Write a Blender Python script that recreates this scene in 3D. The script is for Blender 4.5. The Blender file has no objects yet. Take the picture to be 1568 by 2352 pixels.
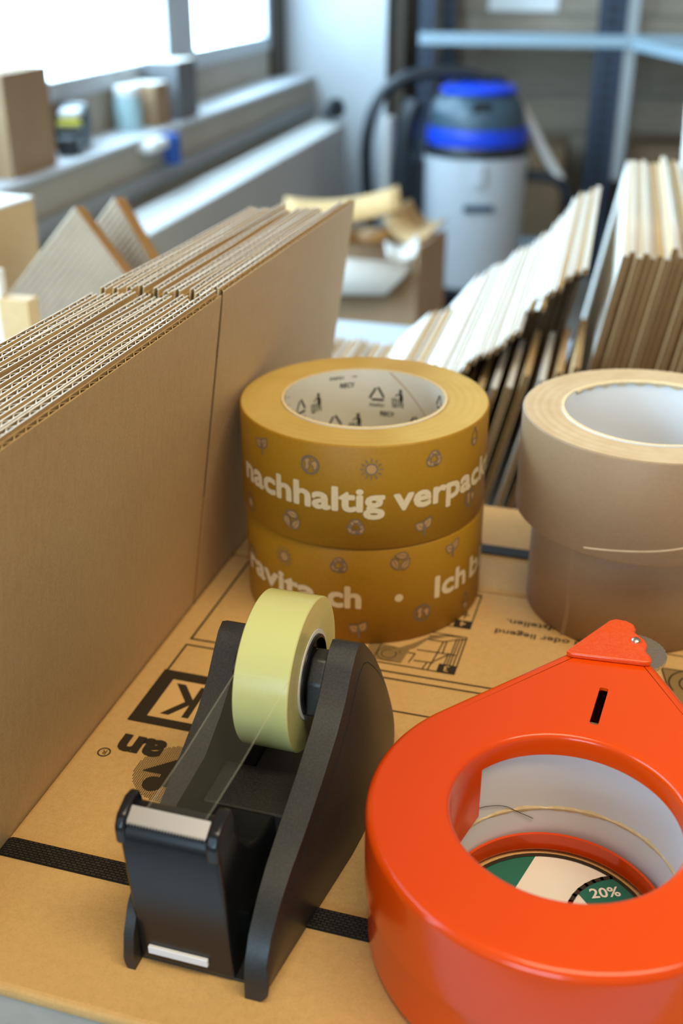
import bpy, bmesh, math, random
from math import sin, cos, pi, radians as R_, sqrt, atan2
from mathutils import Vector, Matrix

random.seed(7)
S = bpy.context.scene
C = S.collection

# ------------------------------------------------------------------ camera
cam_d = bpy.data.cameras.new('camera'); cam = bpy.data.objects.new('camera', cam_d); C.objects.link(cam)
cam.location = (0, 0, .29); cam.rotation_euler = (R_(63), 0, 0)
cam_d.sensor_fit = 'VERTICAL'; cam_d.sensor_height = 36; cam_d.lens = 36*2500/2352
cam_d.clip_start = .01; cam_d.clip_end = 60
cam_d.dof.use_dof = True; cam_d.dof.focus_distance = .40; cam_d.dof.aperture_fstop = 8.0
S.camera = cam

# ------------------------------------------------------------------ colour management, world, lights
S.view_settings.view_transform = 'Standard'; S.view_settings.look = 'None'
S.view_settings.exposure = 0.0; S.view_settings.gamma = 1.0; S.view_settings.use_curve_mapping = False
ROOM = R_(13.6); BOX = R_(16.5)
W = bpy.data.worlds.new('world'); S.world = W; W.use_nodes = True
bg = W.node_tree.nodes['Background']; bg.inputs[0].default_value = (1.0, .93, .83, 1); bg.inputs[1].default_value = .33

def room(x, y, z=0.0):            # room axes (window wall along y) -> world
    return Vector((x*cos(ROOM)+y*sin(ROOM), -x*sin(ROOM)+y*cos(ROOM), z))
def boxf(x, y, z=0.0):            # axes of the strapped carton -> world
    return Vector((x*cos(BOX)+y*sin(BOX), -x*sin(BOX)+y*cos(BOX), z))

def area(name, loc, target, sx, sy, power, col):
    l = bpy.data.lights.new(name, 'AREA'); l.shape = 'RECTANGLE'; l.size = sx; l.size_y = sy
    l.energy = power; l.color = col
    o = bpy.data.objects.new(name, l); C.objects.link(o); o.location = loc
    o.rotation_euler = (Vector(target)-Vector(loc)).to_track_quat('-Z', 'Y').to_euler()
    return o
# daylight comes from the glowing window panes on the left and behind the photographer (see 'glass'); above hangs a warm ceiling lamp
area('ceiling_lamp_warm', room(.45, -.1, 1.75), room(.3, .45, 0), 1.5, .5, 27, (1.0, .86, .60))

# ------------------------------------------------------------------ materials
def lin(h):
    h = h.lstrip('#'); c = [int(h[i:i+2], 16)/255 for i in (0, 2, 4)]
    return tuple(x/12.92 if x <= .04045 else ((x+.055)/1.055)**2.4 for x in c)+(1,)
def pmat(name, col, rough=.6, metal=0, spec=.5, coat=0, noise=None, bump=None, trans=0, emit=0, sss=0):
    m = bpy.data.materials.new(name); m.use_nodes = True; nt = m.node_tree
    b = nt.nodes['Principled BSDF']
    b.inputs['Base Color'].default_value = lin(col); b.inputs['Roughness'].default_value = rough
    b.inputs['Metallic'].default_value = metal; b.inputs['Specular IOR Level'].default_value = spec
    b.inputs['Coat Weight'].default_value = coat; b.inputs['Coat Roughness'].default_value = .06
    b.inputs['Transmission Weight'].default_value = trans
    if sss:
        b.inputs['Subsurface Weight'].default_value = sss; b.inputs['Subsurface Radius'].default_value = (.006, .006, .003); b.inputs['Subsurface Scale'].default_value = 1
    if emit:
        b.inputs['Emission Color'].default_value = lin(col); b.inputs['Emission Strength'].default_value = emit
    tc = nt.nodes.new('ShaderNodeTexCoord')
    if noise:                       # [(scale, col2, amount, stretch)]
        prev = None
        for sc, c2, amt, st in noise:
            mp = nt.nodes.new('ShaderNodeMapping'); mp.inputs['Scale'].default_value = st
            nt.links.new(tc.outputs['Object'], mp.inputs[0])
            n = nt.nodes.new('ShaderNodeTexNoise'); n.inputs['Scale'].default_value = sc; n.inputs['Detail'].default_value = 4
            nt.links.new(mp.outputs[0], n.inputs['Vector'])
            r = nt.nodes.new('ShaderNodeMapRange'); r.inputs[1].default_value = .38; r.inputs[2].default_value = .68
            r.inputs[3].default_value = 0; r.inputs[4].default_value = amt
            nt.links.new(n.outputs['Fac'], r.inputs[0])
            x = nt.nodes.new('ShaderNodeMix'); x.data_type = 'RGBA'
            nt.links.new(r.outputs[0], x.inputs[0])
            if prev is None: x.inputs[6].default_value = lin(col)
            else: nt.links.new(prev, x.inputs[6])
            x.inputs[7].default_value = lin(c2); prev = x.outputs[2]
        nt.links.new(prev, b.inputs['Base Color'])
    if bump:                        # (scale, strength, distance, stretch)
        mp = nt.nodes.new('ShaderNodeMapping'); mp.inputs['Scale'].default_value = bump[3]
        nt.links.new(tc.outputs['Object'], mp.inputs[0])
        n = nt.nodes.new('ShaderNodeTexNoise'); n.inputs['Scale'].default_value = bump[0]; n.inputs['Detail'].default_value = 3
        nt.links.new(mp.outputs[0], n.inputs['Vector'])
        bp = nt.nodes.new('ShaderNodeBump'); bp.inputs['Strength'].default_value = bump[1]; bp.inputs['Distance'].default_value = bump[2]
        nt.links.new(n.outputs['Fac'], bp.inputs['Height']); nt.links.new(bp.outputs[0], b.inputs['Normal'])
    return m
U3 = (1, 1, 1)
M = dict(
 kraft=pmat('kraft_board', '#c8a97b', .62, spec=.3, noise=[(380, '#b39063', .35, (1, 1, .35)), (14, '#d2b486', .35, U3), (900, '#8a6439', .2, U3)], bump=(500, .25, .0004, U3)),
 kraft_top=pmat('kraft_board_printed', '#d6ab6c', .5, spec=.4, noise=[(300, '#c29a5c', .45, U3), (12, '#dcb67a', .3, U3), (1100, '#94692f', .18, U3)], bump=(450, .25, .0004, U3)),
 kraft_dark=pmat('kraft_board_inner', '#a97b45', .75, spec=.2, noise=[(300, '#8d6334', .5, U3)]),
 flute_shade=pmat('shaded_flutes', '#6f5231', .8, spec=.2, noise=[(300, '#5c4226', .5, U3)]),  # brown deepened: shade at sheet ends and inside flutes put into the colour
 edge=pmat('cut_paper_edge', '#e6e0d6', .7, spec=.2, noise=[(500, '#c9bca9', .5, U3)]),
 edge_tan=pmat('cut_paper_edge_tan', '#cba874', .7, spec=.2, noise=[(500, '#a8814e', .5, U3)]),
 white_liner=pmat('white_lined_board', '#d9d5cc', .55, spec=.3, noise=[(120, '#c8c2b6', .4, U3)]),
 pack_side=pmat('greyboard_side', '#b9b4aa', .7, spec=.3, noise=[(90, '#a8a296', .5, U3)]),
 ink=pmat('black_print', '#33291b', .6, spec=.3),
 ink_grey=pmat('shaded_print', '#8d6f43', .6, spec=.3),
 kraft_print=pmat('bare_kraft_in_print', '#d6ab6c', .55, spec=.3),
 strap=pmat('strapping', '#17130f', .6, spec=.25),
 gold=pmat('gold_paper_tape', '#a87916', .5, spec=.35, noise=[(700, '#92680d', .45, (1, 1, 1.5)), (20, '#ae8222', .3, U3)], bump=(900, .15, .0002, U3)),
 gold_side=pmat('gold_tape_side', '#cdab5c', .55, spec=.35, noise=[(60, '#bf9a48', .5, U3)]),
 core=pmat('white_core_paper', '#dcd6c6', .6, spec=.3, noise=[(60, '#cfc8b6', .4, U3)]),
 core_edge=pmat('core_board_edge', '#e3cda4', .7, spec=.2, noise=[(500, '#cdb283', .5, U3)]),
 print_cream=pmat('cream_print', '#e4d0a6', .55, spec=.3, noise=[(900, '#d6bf90', .4, U3)]),
 print_grey=pmat('grey_print', '#7d6a58', .6, spec=.3),
 print_tan=pmat('tan_print', '#c0935a', .6, spec=.3),
 core_print=pmat('dark_core_print', '#2c2b25', .6, spec=.3),
 brown_tape=pmat('brown_paper_tape', '#9e8160', .5, spec=.4, noise=[(600, '#8f7251', .45, (1, 1, 2)), (25, '#ad906c', .3, U3)], bump=(800, .2, .0002, U3)),
 brown_side=pmat('brown_tape_side', '#cdb28c', .6, spec=.3, noise=[(90, '#b9976c', .5, U3)]),
 core_white=pmat('smooth_white_core', '#dddcdc', .55, spec=.35),
 black=pmat('black_plastic', '#1e1e1f', .42, spec=.5, noise=[(90, '#2d2b28', .45, U3), (1500, '#6d6758', .12, U3)], bump=(1800, .12, .0002, U3)),
 black_gloss=pmat('black_plastic_smooth', '#161719', .25, spec=.5, noise=[(60, '#1f1f23', .4, U3)]),
 steel=pmat('steel', '#c9c4ba', .28, metal=1, noise=[(400, '#aba497', .5, (1, 6, 1))]),
 chrome=pmat('cutter_metal', '#dcdcde', .34, metal=1),
 label=pmat('white_sticker', '#e9e9ec', .4),
 clear_tape=pmat('clear_tape_roll', '#d8d68c', .22, spec=.5, coat=.4, sss=.35, noise=[(30, '#d3d38c', .5, U3)]),
 tape_core=pmat('tape_core_white', '#e6e6de', .4),
 red=pmat('red_enamel', '#dd4400', .2, spec=.4, coat=.15, noise=[(14, '#e04800', .4, U3)]),
 red_dark=pmat('red_enamel_plate', '#df4604', .3, spec=.5, coat=.1, noise=[(900, '#f07a55', .22, U3)]),
 green=pmat('green_print', '#1f6a57', .4), cream=pmat('off_white_print', '#ece1d3', .4),
 hair=pmat('dark_hair', '#2b211b', .4),
 table=pmat('table_laminate', '#b9c6d2', .45, spec=.4),
 metal_frame=pmat('grey_painted_steel', '#7d8287', .5),
 floor=pmat('floor_concrete', '#76716a', .6, noise=[(3, '#67625b', .5, U3)]),
 plaster=pmat('white_plaster', '#c6cccf', .8, noise=[(4, '#b6bcbf', .5, U3)]),
 wall_beige=pmat('beige_wall', '#b3aa9a', .8, noise=[(5, '#a59c8c', .5, U3)]),
 board_wall=pmat('weathered_board', '#a39684', .8, noise=[(6, '#8f8271', .6, (1, 1, 6))]),
 trim_grey=pmat('grey_duct', '#9a9d9c', .6), frame_white=pmat('window_frame_white', '#cdd6dc', .45),
 sill=pmat('sill_white', '#d5dbe0', .4), radiator=pmat('radiator_white', '#cfd0cc', .45),
 dark_gap=pmat('dark_pillar_strip', '#4d453a', .8),
 navy=pmat('navy_steel', '#1c2a3c', .5), hole=pmat('slot_black', '#0b0e12', .8), beam=pmat('light_blue_steel', '#8fa3ae', .45),
 carton_tan=pmat('far_carton', '#a98c6b', .75, noise=[(12, '#9c7f5e', .5, U3)]), carton_shaded=pmat('shaded_shelf_carton', '#80694f', .75, noise=[(12, '#725c44', .5, U3)]), carton_grey=pmat('grey_box', '#6f7276', .7),  # low shelf cartons get a darker brown that holds the under-shelf shadow
 paper=pmat('paper_sheet', '#eef0ee', .7),
 vac_tank=pmat('vacuum_tank', '#c2c9cf', .3, spec=.5), vac_dark=pmat('vacuum_dark_plastic', '#1d242b', .35),
 vac_head=pmat('vacuum_head', '#3b5361', .35), vac_blue=pmat('vacuum_blue', '#1242d2', .35), vac_badge=pmat('vacuum_badge', '#3d4f60', .5),
 wand=pmat('wand_grey', '#cfccc6', .35),
 yellow=pmat('yellow_plastic', '#c9c23a', .5), blue=pmat('blue_plastic', '#1d4f9f', .5), teal=pmat('teal_plastic', '#a3c3c8', .5),
 corr_paper=pmat('corrugated_wrap', '#9c8871', .7, noise=[(30, '#8a765f', .5, U3)]),
)
# glowing window glass: the overcast daylight seen through it
gm = bpy.data.materials.new('bright_window_glass'); gm.use_nodes = True; nt = gm.node_tree; nt.nodes.clear()
em = nt.nodes.new('ShaderNodeEmission'); em.inputs[0].default_value = (.54, .79, 1, 1); em.inputs[1].default_value = 12.5
oo = nt.nodes.new('ShaderNodeOutputMaterial'); nt.links.new(em.outputs[0], oo.inputs[0]); M['glass'] = gm
# clear adhesive film
def film_mat(name, fac):
    fm = bpy.data.materials.new(name); fm.use_nodes = True; nt = fm.node_tree
    b = nt.nodes['Principled BSDF']; b.inputs['Base Color'].default_value = lin('#d8d4b8'); b.inputs['Roughness'].default_value = .18
    tr = nt.nodes.new('ShaderNodeBsdfTransparent'); mx = nt.nodes.new('ShaderNodeMixShader'); mx.inputs[0].default_value = fac
    nt.links.new(tr.outputs[0], mx.inputs[1]); nt.links.new(b.outputs[0], mx.inputs[2])
    nt.links.new(mx.outputs[0], nt.nodes['Material Output'].inputs[0]); return fm
M['film'] = film_mat('clear_film', .035); M['film_edge'] = film_mat('clear_film_edge', .16)
# woven look of the strapping: brick relief
nt = M['strap'].node_tree; tc = nt.nodes.new('ShaderNodeTexCoord'); bk = nt.nodes.new('ShaderNodeTexBrick')
bk.inputs['Scale'].default_value = 230; bk.inputs['Mortar Size'].default_value = .05; bk.inputs['Mortar Smooth'].default_value = .6
for k_, c_ in (('Color1', '#3b342b'), ('Color2', '#2e2821'), ('Mortar', '#0c0a08')): bk.inputs[k_].default_value = lin(c_)
nt.links.new(tc.outputs['Object'], bk.inputs[0]); bp = nt.nodes.new('ShaderNodeBump'); bp.inputs['Distance'].default_value = .0008; bp.inputs['Strength'].default_value = 1
nt.links.new(bk.outputs['Fac'], bp.inputs['Height']); bp.invert = True; nt.links.new(bp.outputs[0], nt.nodes['Principled BSDF'].inputs['Normal'])
nt.links.new(bk.outputs['Color'], nt.nodes['Principled BSDF'].inputs['Base Color'])

# ------------------------------------------------------------------ mesh helpers
class MB:
    def __init__(s): s.v = []; s.f = []; s.m = []
    def add(s, vs, fs, mi=0):
        o = len(s.v); s.v += [tuple(v) for v in vs]; s.f += [tuple(i+o for i in f) for f in fs]; s.m += [mi]*len(fs); return s
    def box(s, a, b, mi=0, T=None):
        (x0, y0, z0), (x1, y1, z1) = a, b
        vs = [Vector(p) for p in ((x0,y0,z0),(x1,y0,z0),(x1,y1,z0),(x0,y1,z0),(x0,y0,z1),(x1,y0,z1),(x1,y1,z1),(x0,y1,z1))]
        if T: vs = [T @ v for v in vs]
        return s.add(vs, [(3,2,1,0),(4,5,6,7),(0,1,5,4),(1,2,6,5),(2,3,7,6),(3,0,4,7)], mi)
    def prism(s, poly, f0, f1, mi=0, cap=True):          # poly (a,b) list, f0/f1 map (a,b)->xyz
        n = len(poly); vs = [f0(*p) for p in poly]+[f1(*p) for p in poly]
        fs = [(i, (i+1) % n, n+(i+1) % n, n+i) for i in range(n)]
        if cap: fs += [tuple(range(n))[::-1], tuple(range(n, 2*n))]
        return s.add(vs, fs, mi)
    def loops(s, L, closed=True, mi=0, wrap=False):       # bridge a list of equal loops
        n = len(L[0]); vs = [p for l in L for p in l]; fs = []
        K = len(L)
        for k in range(K if wrap else K-1):
            a = k*n; b = ((k+1) % K)*n
            for i in range(n if closed else n-1):
                j = (i+1) % n; fs.append((a+i, a+j, b+j, b+i))
        return s.add(vs, fs, mi)
    def lathe(s, prof, n=96, mi=0, axis='z', c=(0, 0, 0), wrap=False):   # prof (r,h)
        L = []
        for r, h in prof:
            l = []
            for i in range(n):
                t = 2*pi*i/n
                l.append((c[0]+r*cos(t), c[1]+r*sin(t), c[2]+h) if axis == 'z' else (c[0]+h, c[1]+r*cos(t), c[2]+r*sin(t)))
            L.append(l)
        return s.loops(L, True, mi, wrap)
    def tube(s, pts, r, n=10, mi=0, cap=True):
        pts = [Vector(p) for p in pts]; L = []; up = Vector((0, 0, 1))
        rr = r if isinstance(r, (list, tuple)) else [r]*len(pts)
        for i, p in enumerate(pts):
            d = (pts[min(i+1, len(pts)-1)]-pts[max(i-1, 0)]).normalized()
            a = d.cross(up); a = a.normalized() if a.length > 1e-4 else Vector((1, 0, 0)); b = d.cross(a).normalized()
            L.append([p+rr[i]*(cos(2*pi*k/n)*a+sin(2*pi*k/n)*b) for k in range(n)])
        s.loops(L, True, mi)
        if cap:
            s.add(L[0], [tuple(range(n))], mi); s.add(L[-1], [tuple(range(n))[::-1]], mi)
        return s
    def build(s, name, mats, parent=None, smooth=35, bevel=None, loc=None, rot=None, fix=True):
        me = bpy.data.meshes.new(name); me.from_pydata(s.v, [], s.f)
        if not isinstance(mats, (list, tuple)): mats = [mats]
        for m in mats: me.materials.append(M[m] if isinstance(m, str) else m)
        for p, mi in zip(me.polygons, s.m): p.material_index = mi
        if fix:
            bm = bmesh.new(); bm.from_mesh(me); bmesh.ops.remove_doubles(bm, verts=bm.verts, dist=1e-7)
            bmesh.ops.recalc_face_normals(bm, faces=bm.faces); bm.to_mesh(me); bm.free()
        if smooth:
            me.shade_smooth(); me.set_sharp_from_angle(angle=R_(smooth))
        return link(name, me, parent, bevel, loc, rot)
def link(name, me, parent=None, bevel=None, loc=None, rot=None):
    o = bpy.data.objects.new(name, me); C.objects.link(o)
    if parent: o.parent = parent
    if loc is not None: o.location = loc
    if rot is not None: o.rotation_euler = rot
    if bevel:
        b = o.modifiers.new('bevel', 'BEVEL'); b.width = bevel; b.segments = 3; b.limit_method = 'ANGLE'; b.angle_limit = R_(30); b.harden_normals = False
    return o
def tag(o, label, cat, group=None):
    o['label'] = label; o['category'] = cat
    if group: o['group'] = group
    return o
def thing(name, label, cat, loc=(0, 0, 0), rot=(0, 0, 0), group=None):
    o = bpy.data.objects.new(name, None); C.objects.link(o); o.location = loc; o.rotation_euler = rot; o.empty_display_size = .02
    return tag(o, label, cat, group)
def struct(o): o['kind'] = 'structure'; return o
def catmull(P, n=8):
    P = [Vector(p) for p in P]; Q = [P[0]*2-P[1]]+P+[P[-1]*2-P[-2]]; out = []
    for i in range(1, len(Q)-2):
        for k in range(n):
            t = k/n; a, b, c, d = Q[i-1], Q[i], Q[i+1], Q[i+2]
            out.append(.5*((2*b)+(c-a)*t+(2*a-5*b+4*c-d)*t*t+(3*b-a-3*c+d)*t**3))
    return out+[P[-1]]
def interp(tab, x):
    if x <= tab[0][0]: return tab[0][1]
    for (a, b), (c, d) in zip(tab, tab[1:]):
        if x <= c: return b+(d-b)*(x-a)/(c-a)
    return tab[-1][1]
ORD = ['first', 'second', 'third', 'fourth', 'fifth', 'sixth', 'seventh', 'eighth', 'ninth', 'tenth', 'eleventh', 'twelfth', 'thirteenth',
       'fourteenth', 'fifteenth', 'sixteenth', 'seventeenth', 'eighteenth', 'nineteenth', 'twentieth', 'twenty-first', 'twenty-second']

# flat print shapes: lists of 2D polygons
def stroke(pts, w, closed=False):
    out = []; n = len(pts)
    for i in range(n if closed else n-1):
        (x0, y0), (x1, y1) = pts[i], pts[(i+1) % n]; d = sqrt((x1-x0)**2+(y1-y0)**2) or 1e-9
        ux, uy = (x1-x0)/d, (y1-y0)/d; e = w*.35
        nx, ny = -uy*w/2, ux*w/2
        out.append([(x0-ux*e+nx, y0-uy*e+ny), (x0-ux*e-nx, y0-uy*e-ny), (x1+ux*e-nx, y1+uy*e-ny), (x1+ux*e+nx, y1+uy*e+ny)])
    return out
def disc(cx, cy, r, n=20): return [[(cx+r*cos(2*pi*i/n), cy+r*sin(2*pi*i/n)) for i in range(n)]]
def ring(cx, cy, r0, r1, n=28):
    return [[(cx+a*cos(t), cy+a*sin(t)) for a, t in ((r0, 2*pi*i/n), (r1, 2*pi*i/n), (r1, 2*pi*(i+1)/n), (r0, 2*pi*(i+1)/n))] for i in range(n)]
def rect(x0, y0, x1, y1): return [[(x0, y0), (x1, y0), (x1, y1), (x0, y1)]]
def arc(cx, cy, r, a0, a1, n=14): return [(cx+r*cos(R_(a0+(a1-a0)*i/n)), cy+r*sin(R_(a0+(a1-a0)*i/n))) for i in range(n+1)]
def tf(polys, s=1, dx=0, dy=0, rot=0, sx=1):
    c, q = cos(R_(rot)), sin(R_(rot))
    return [[(dx+s*sx*(c*x-q*y), dy+s*(q*x+c*y)) for x, y in p] for p in polys]
def leaf(L, w, n=8):
    top = [(L*i/n, w*sin(pi*(i/n)**.8)) for i in range(n+1)]
    return [top+[(x, -y) for x, y in top[-2:0:-1]]]
def leafline(L, w, n=8):
    return leaf(L, w, n)[0]
def text2d(txt, height, width=None, bold=0.0, align='CENTER', fat=0):
    cu = bpy.data.curves.new('txt', 'FONT'); cu.body = txt; cu.size = 1; cu.offset = bold; cu.resolution_u = 3
    ob = bpy.data.objects.new('txt', cu); C.objects.link(ob); dg = bpy.context.evaluated_depsgraph_get()
    me = bpy.data.meshes.new_from_object(ob.evaluated_get(dg)); bpy.data.objects.remove(ob)
    P = [[tuple(me.vertices[i].co[:2]) for i in p.vertices] for p in me.polygons]
    xs = [q[0] for p in P for q in p]; x0, x1 = min(xs), max(xs)
    cap = .70; sy = height/cap; sx = width/(x1-x0) if width else sy
    off = {'CENTER': (x0+x1)/2, 'LEFT': x0, 'RIGHT': x1}[align]
    bpy.data.meshes.remove(me)
    Q = [[((x-off)*sx, y*sy) for x, y in p] for p in P]
    if fat: Q = [[(x+fat*cos(pi*k/4), y+fat*sin(pi*k/4)) for x, y in p] for k in range(8) for p in Q]
    return Q
def flat(name, layers, parent, f, smooth=0):      # layers [(polys, mat, lift)], f(x,y,lift)->xyz
    b = MB(); mats = []
    for polys, m, lift in layers:
        if m not in mats: mats.append(m)
        for p in polys: b.add([f(x, y, lift) for x, y in p], [tuple(range(len(p)))], mats.index(m))
    return b.build(name, mats, parent, smooth=smooth, fix=False)
def sliced(polys, step):                           # cut polygons into strips so that they can follow a curve
    out = []
    for p in polys:
        xs = [q[0] for q in p]; k0 = math.floor(min(xs)/step); k1 = math.floor(max(xs)/step)
        for k in range(k0, k1+1):
            q = p
            for lim, sg in ((k*step, 1), ((k+1)*step, -1)):
                r = []
                for i in range(len(q)):
                    a, c = q[i], q[(i+1) % len(q)]; da, dc = sg*(a[0]-lim), sg*(c[0]-lim)
                    if da >= 0: r.append(a)
                    if (da > 0 and dc < 0) or (da < 0 and dc > 0):
                        t = da/(da-dc); r.append((a[0]+t*(c[0]-a[0]), a[1]+t*(c[1]-a[1])))
                q = r
                if len(q) < 3: break
            if len(q) >= 3: out.append(q)
    return out
def wrapped(name, items, parent, R, inside=False):  # items [(polys, mat, lift, theta0_deg, z0)]
    b = MB(); mats = []
    for polys, m, lift, th, z0 in items:
        if m not in mats: mats.append(m)
        for p in sliced(polys, .0018):
            vs = []
            for x, y in p:
                t = R_(th)+(-x if inside else x)/R; rr = R-lift if inside else R+lift
                vs.append((rr*sin(t), -rr*cos(t), z0+y))
            b.add(vs, [tuple(range(len(vs)))], mats.index(m))
    return b.build(name, mats, parent, smooth=0, fix=False)

# ------------------------------------------------------------------ the setting (room axes, rotated about z)
RZ = (0, 0, -ROOM); ZF = -.82
def rbox(name, a, b, m, parent=None, bevel=None):
    o = MB().box(a, b).build(name, m, parent, smooth=0, bevel=bevel)
    if not parent: o.rotation_euler = RZ
    return o
struct(rbox('floor', (-1.6, -3.2, ZF-.1), (3.2, 5.3, ZF), 'floor'))
wl = struct(rbox('wall_left', (-1.50, -3.2, ZF), (-1.20, 4.45, -.135), 'wall_beige'))
rbox('knee_panel', (-1.36, -3.2, -.134), (-1.325, 4.45, -.02), 'wall_beige', wl)
rbox('window_sill', (-1.36, -3.2, -.134), (-1.185, 4.45, -.122), 'sill', wl, .004)
rbox('cable_duct', (-1.20, -3.2, -.262), (-1.182, 4.449, -.215), 'trim_grey', wl, .003)
rbox('window_jamb', (-1.50, 4.30, -.13), (-1.30, 4.45, 1.5), 'dark_gap', wl)
rbox('wall_head', (-1.50, -3.2, 1.25), (-1.325, 4.45, 1.6), 'plaster', wl)
def window(n, y0, y1, mull, st=.045):
    w = MB(); x0, x1 = -1.37, -1.315; f = .045; zb, zt = -.02, 1.25
    w.box((x0, y0, zb), (x1, y1, zb+f)).box((x0, y0, zt-f), (x1, y1, zt)).box((x0, y0, zb+f), (x1, y0+mull, zt-f)).box((x0, y1-st, zb+f), (x1, y1, zt-f))
    o = struct(w.build('window_%d' % n, 'frame_white', None, smooth=0, bevel=.004, rot=RZ))
    p = MB().box((x0+.018, y0+mull, zb+f), (x0+.024, y1-st, zt-f)).build('pane', 'glass', o, smooth=0)
    return o
window(1, 3.40, 4.30, .092); window(2, 2.05, 3.385, .06, .122); window(3, .7, 2.04, .06); window(4, -.65, .69, .06)
wq = struct(rbox('wall_rear', (-1.50, -3.3, ZF), (3.2, -3.2, 1.6), 'plaster'))
w5 = MB()
for a_, c_ in (((-1.25, -3.199, .15), (.35, -3.15, .20)), ((-1.25, -3.199, 1.30), (.35, -3.15, 1.35)), ((-1.25, -3.199, .2), (-1.20, -3.15, 1.3)), ((.30, -3.199, .2), (.35, -3.15, 1.3)), ((-.475, -3.199, .2), (-.425, -3.15, 1.3))): w5.box(a_, c_)
w5 = struct(w5.build('window_5', 'frame_white', None, smooth=0, rot=RZ))
for x0, x1 in ((-1.20, -.475), (-.425, .30)): MB().box((x0, -3.19, .20), (x1, -3.18, 1.30)).build('pane', 'glass', w5, smooth=0)
wb = struct(rbox('wall_back', (-1.50, 4.451, ZF), (-.90, 4.75, 1.6), 'plaster'))
rbox('corner_strip', (-.899, 4.50, ZF), (-.84, 4.95, 1.6), 'dark_gap', wb)
wr = struct(rbox('wall_recess', (-1.2, 4.96, ZF), (3.2, 5.2, 1.6), 'wall_beige'))
for i in range(13):
    for j in range(4):
        x0 = -.9+j*1.0+(.3 if i % 2 else 0)
        b = rbox('board', (x0, 4.935+random.uniform(0, .006), ZF+.004+i*.15), (x0+.994, 4.96, ZF+.146+i*.15), 'board_wall', wr)
t = struct(MB().box((-1.127, -2.2, -.74), (-1.007, 4.24, -.268)).build('radiator', 'radiator', None, smooth=0, bevel=.006, rot=RZ))
t['label'] = 'long white radiator under the window sill'; t['category'] = 'radiator'; t['kind'] = 'thing'
for i in range(9): MB().box((-1.10, -2.1+i*.78, ZF), (-1.05, -2.06+i*.78, -.735)).build('foot', 'metal_frame', t, smooth=0)
MB().box((-1.127, -2.2, -.2679), (-1.095, 4.24, -.2640)).build('top_rail', 'radiator', t, smooth=0, bevel=.002)

# ------------------------------------------------------------------ work table
TZ = -.10
tb = thing('work_table', 'long pale blue work table under the cardboard stacks', 'table', boxf(0, .6, ZF), (0, 0, -BOX))
MB().box((-.62, -.55, TZ-.03-ZF), (.9, .625, TZ-ZF)).build('table_top', 'table', tb, smooth=0, bevel=.004)
for x in (-.58, .86):
    for y in (-.5, .57): MB().box((x-.02, y-.02, 0), (x+.02, y+.02, TZ-.03-ZF)).build('leg', 'metal_frame', tb, smooth=0, bevel=.003)

# ------------------------------------------------------------------ strapped carton that everything stands on
X0, X1, Y0, Y1 = -.205, .30, .198, .580
ct = thing('strapped_carton', 'brown printed carton under the tape dispensers, tied with black straps', 'carton', boxf(0, 0, TZ), (0, 0, -BOX))
h = -TZ
MB().box((X0+.001, Y0+.001, 0), (X1-.001, Y1-.001, h-.005)).build('side_walls', 'pack_side', ct, smooth=0, bevel=.003)
MB().box((X0, Y0, h-.0055), (X1, .4812, h-.0001)).build('top_panel', 'kraft_top', ct, smooth=0, bevel=.0022)
MB().box((X0, .4824, h-.0055), (X1, Y1, h-.0001)).build('tuck_panel', 'kraft_top', ct, smooth=0, bevel=.0022)
def ctop(x, y, lift): return (x, y, h+lift)
IK = 'ink'
L = []
def up(polys, cx, cy): return [[(cx-x, cy-y) for x, y in p] for p in polys]     # print that faces the far side
L += [(stroke([(-.1926, .4755), (-.1926, .3975), (-.10, .3982)], .0011), IK, .0001), (stroke([(-.1926, .4755), (-.0664, .4755)], .0011), IK, .0001)]
L += [(stroke([(-.1927, .371), (-.1927, .3923), (-.05, .3935), (.2, .3935)], .0010), IK, .0001)]
L += [(stroke([(-.10, .3982), (.2, .4000)], .0010), IK, .0001)]
L += [(rect(-.1940, .3325, -.12, .3711), IK, .0001), (rect(-.1870, .3375, -.125, .3648), 'kraft_print', .00015)]
L += [(up(text2d('K', .0215, .0150, .02, 'RIGHT'), -.1842, .3618), IK, .0002)]
L += [(stroke([(-.12, .3705), (.2, .3715)], .0009), IK, .0001)]
# roundel with a dotted shade, an arrow, and half a word
dots = []
for i in range(-22, 23):
    for j in range(-22, 23):
        x, y = i*.00082, j*.00082
        if x*x+y*y < .0168**2: dots += rect(-.160+x-.00024, .3065+y-.00024, -.160+x+.00024, .3065+y+.00024)
L += [(dots, IK, .0001)]
L += [([[(-.1735, .3045), (-.160, .3165), (-.1465, .3045), (-.155, .3045), (-.155, .298), (-.165, .298), (-.165, .3045)]], IK, .0002), (disc(-.166, .2985, .0042), IK, .00022), (disc(-.154, .2985, .0042), IK, .00022)]
L += [(tf(up(text2d('an', .0135, .0200, .045, 'RIGHT'), 0, 0), 1, -.1902, .3228), IK, .00025)]
L += [(ring(-.1933, .3104, .0022, .0028, 20), IK, .0001), (up(text2d('R', .0026), -.1933, .3117), IK, .0001)]
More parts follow.
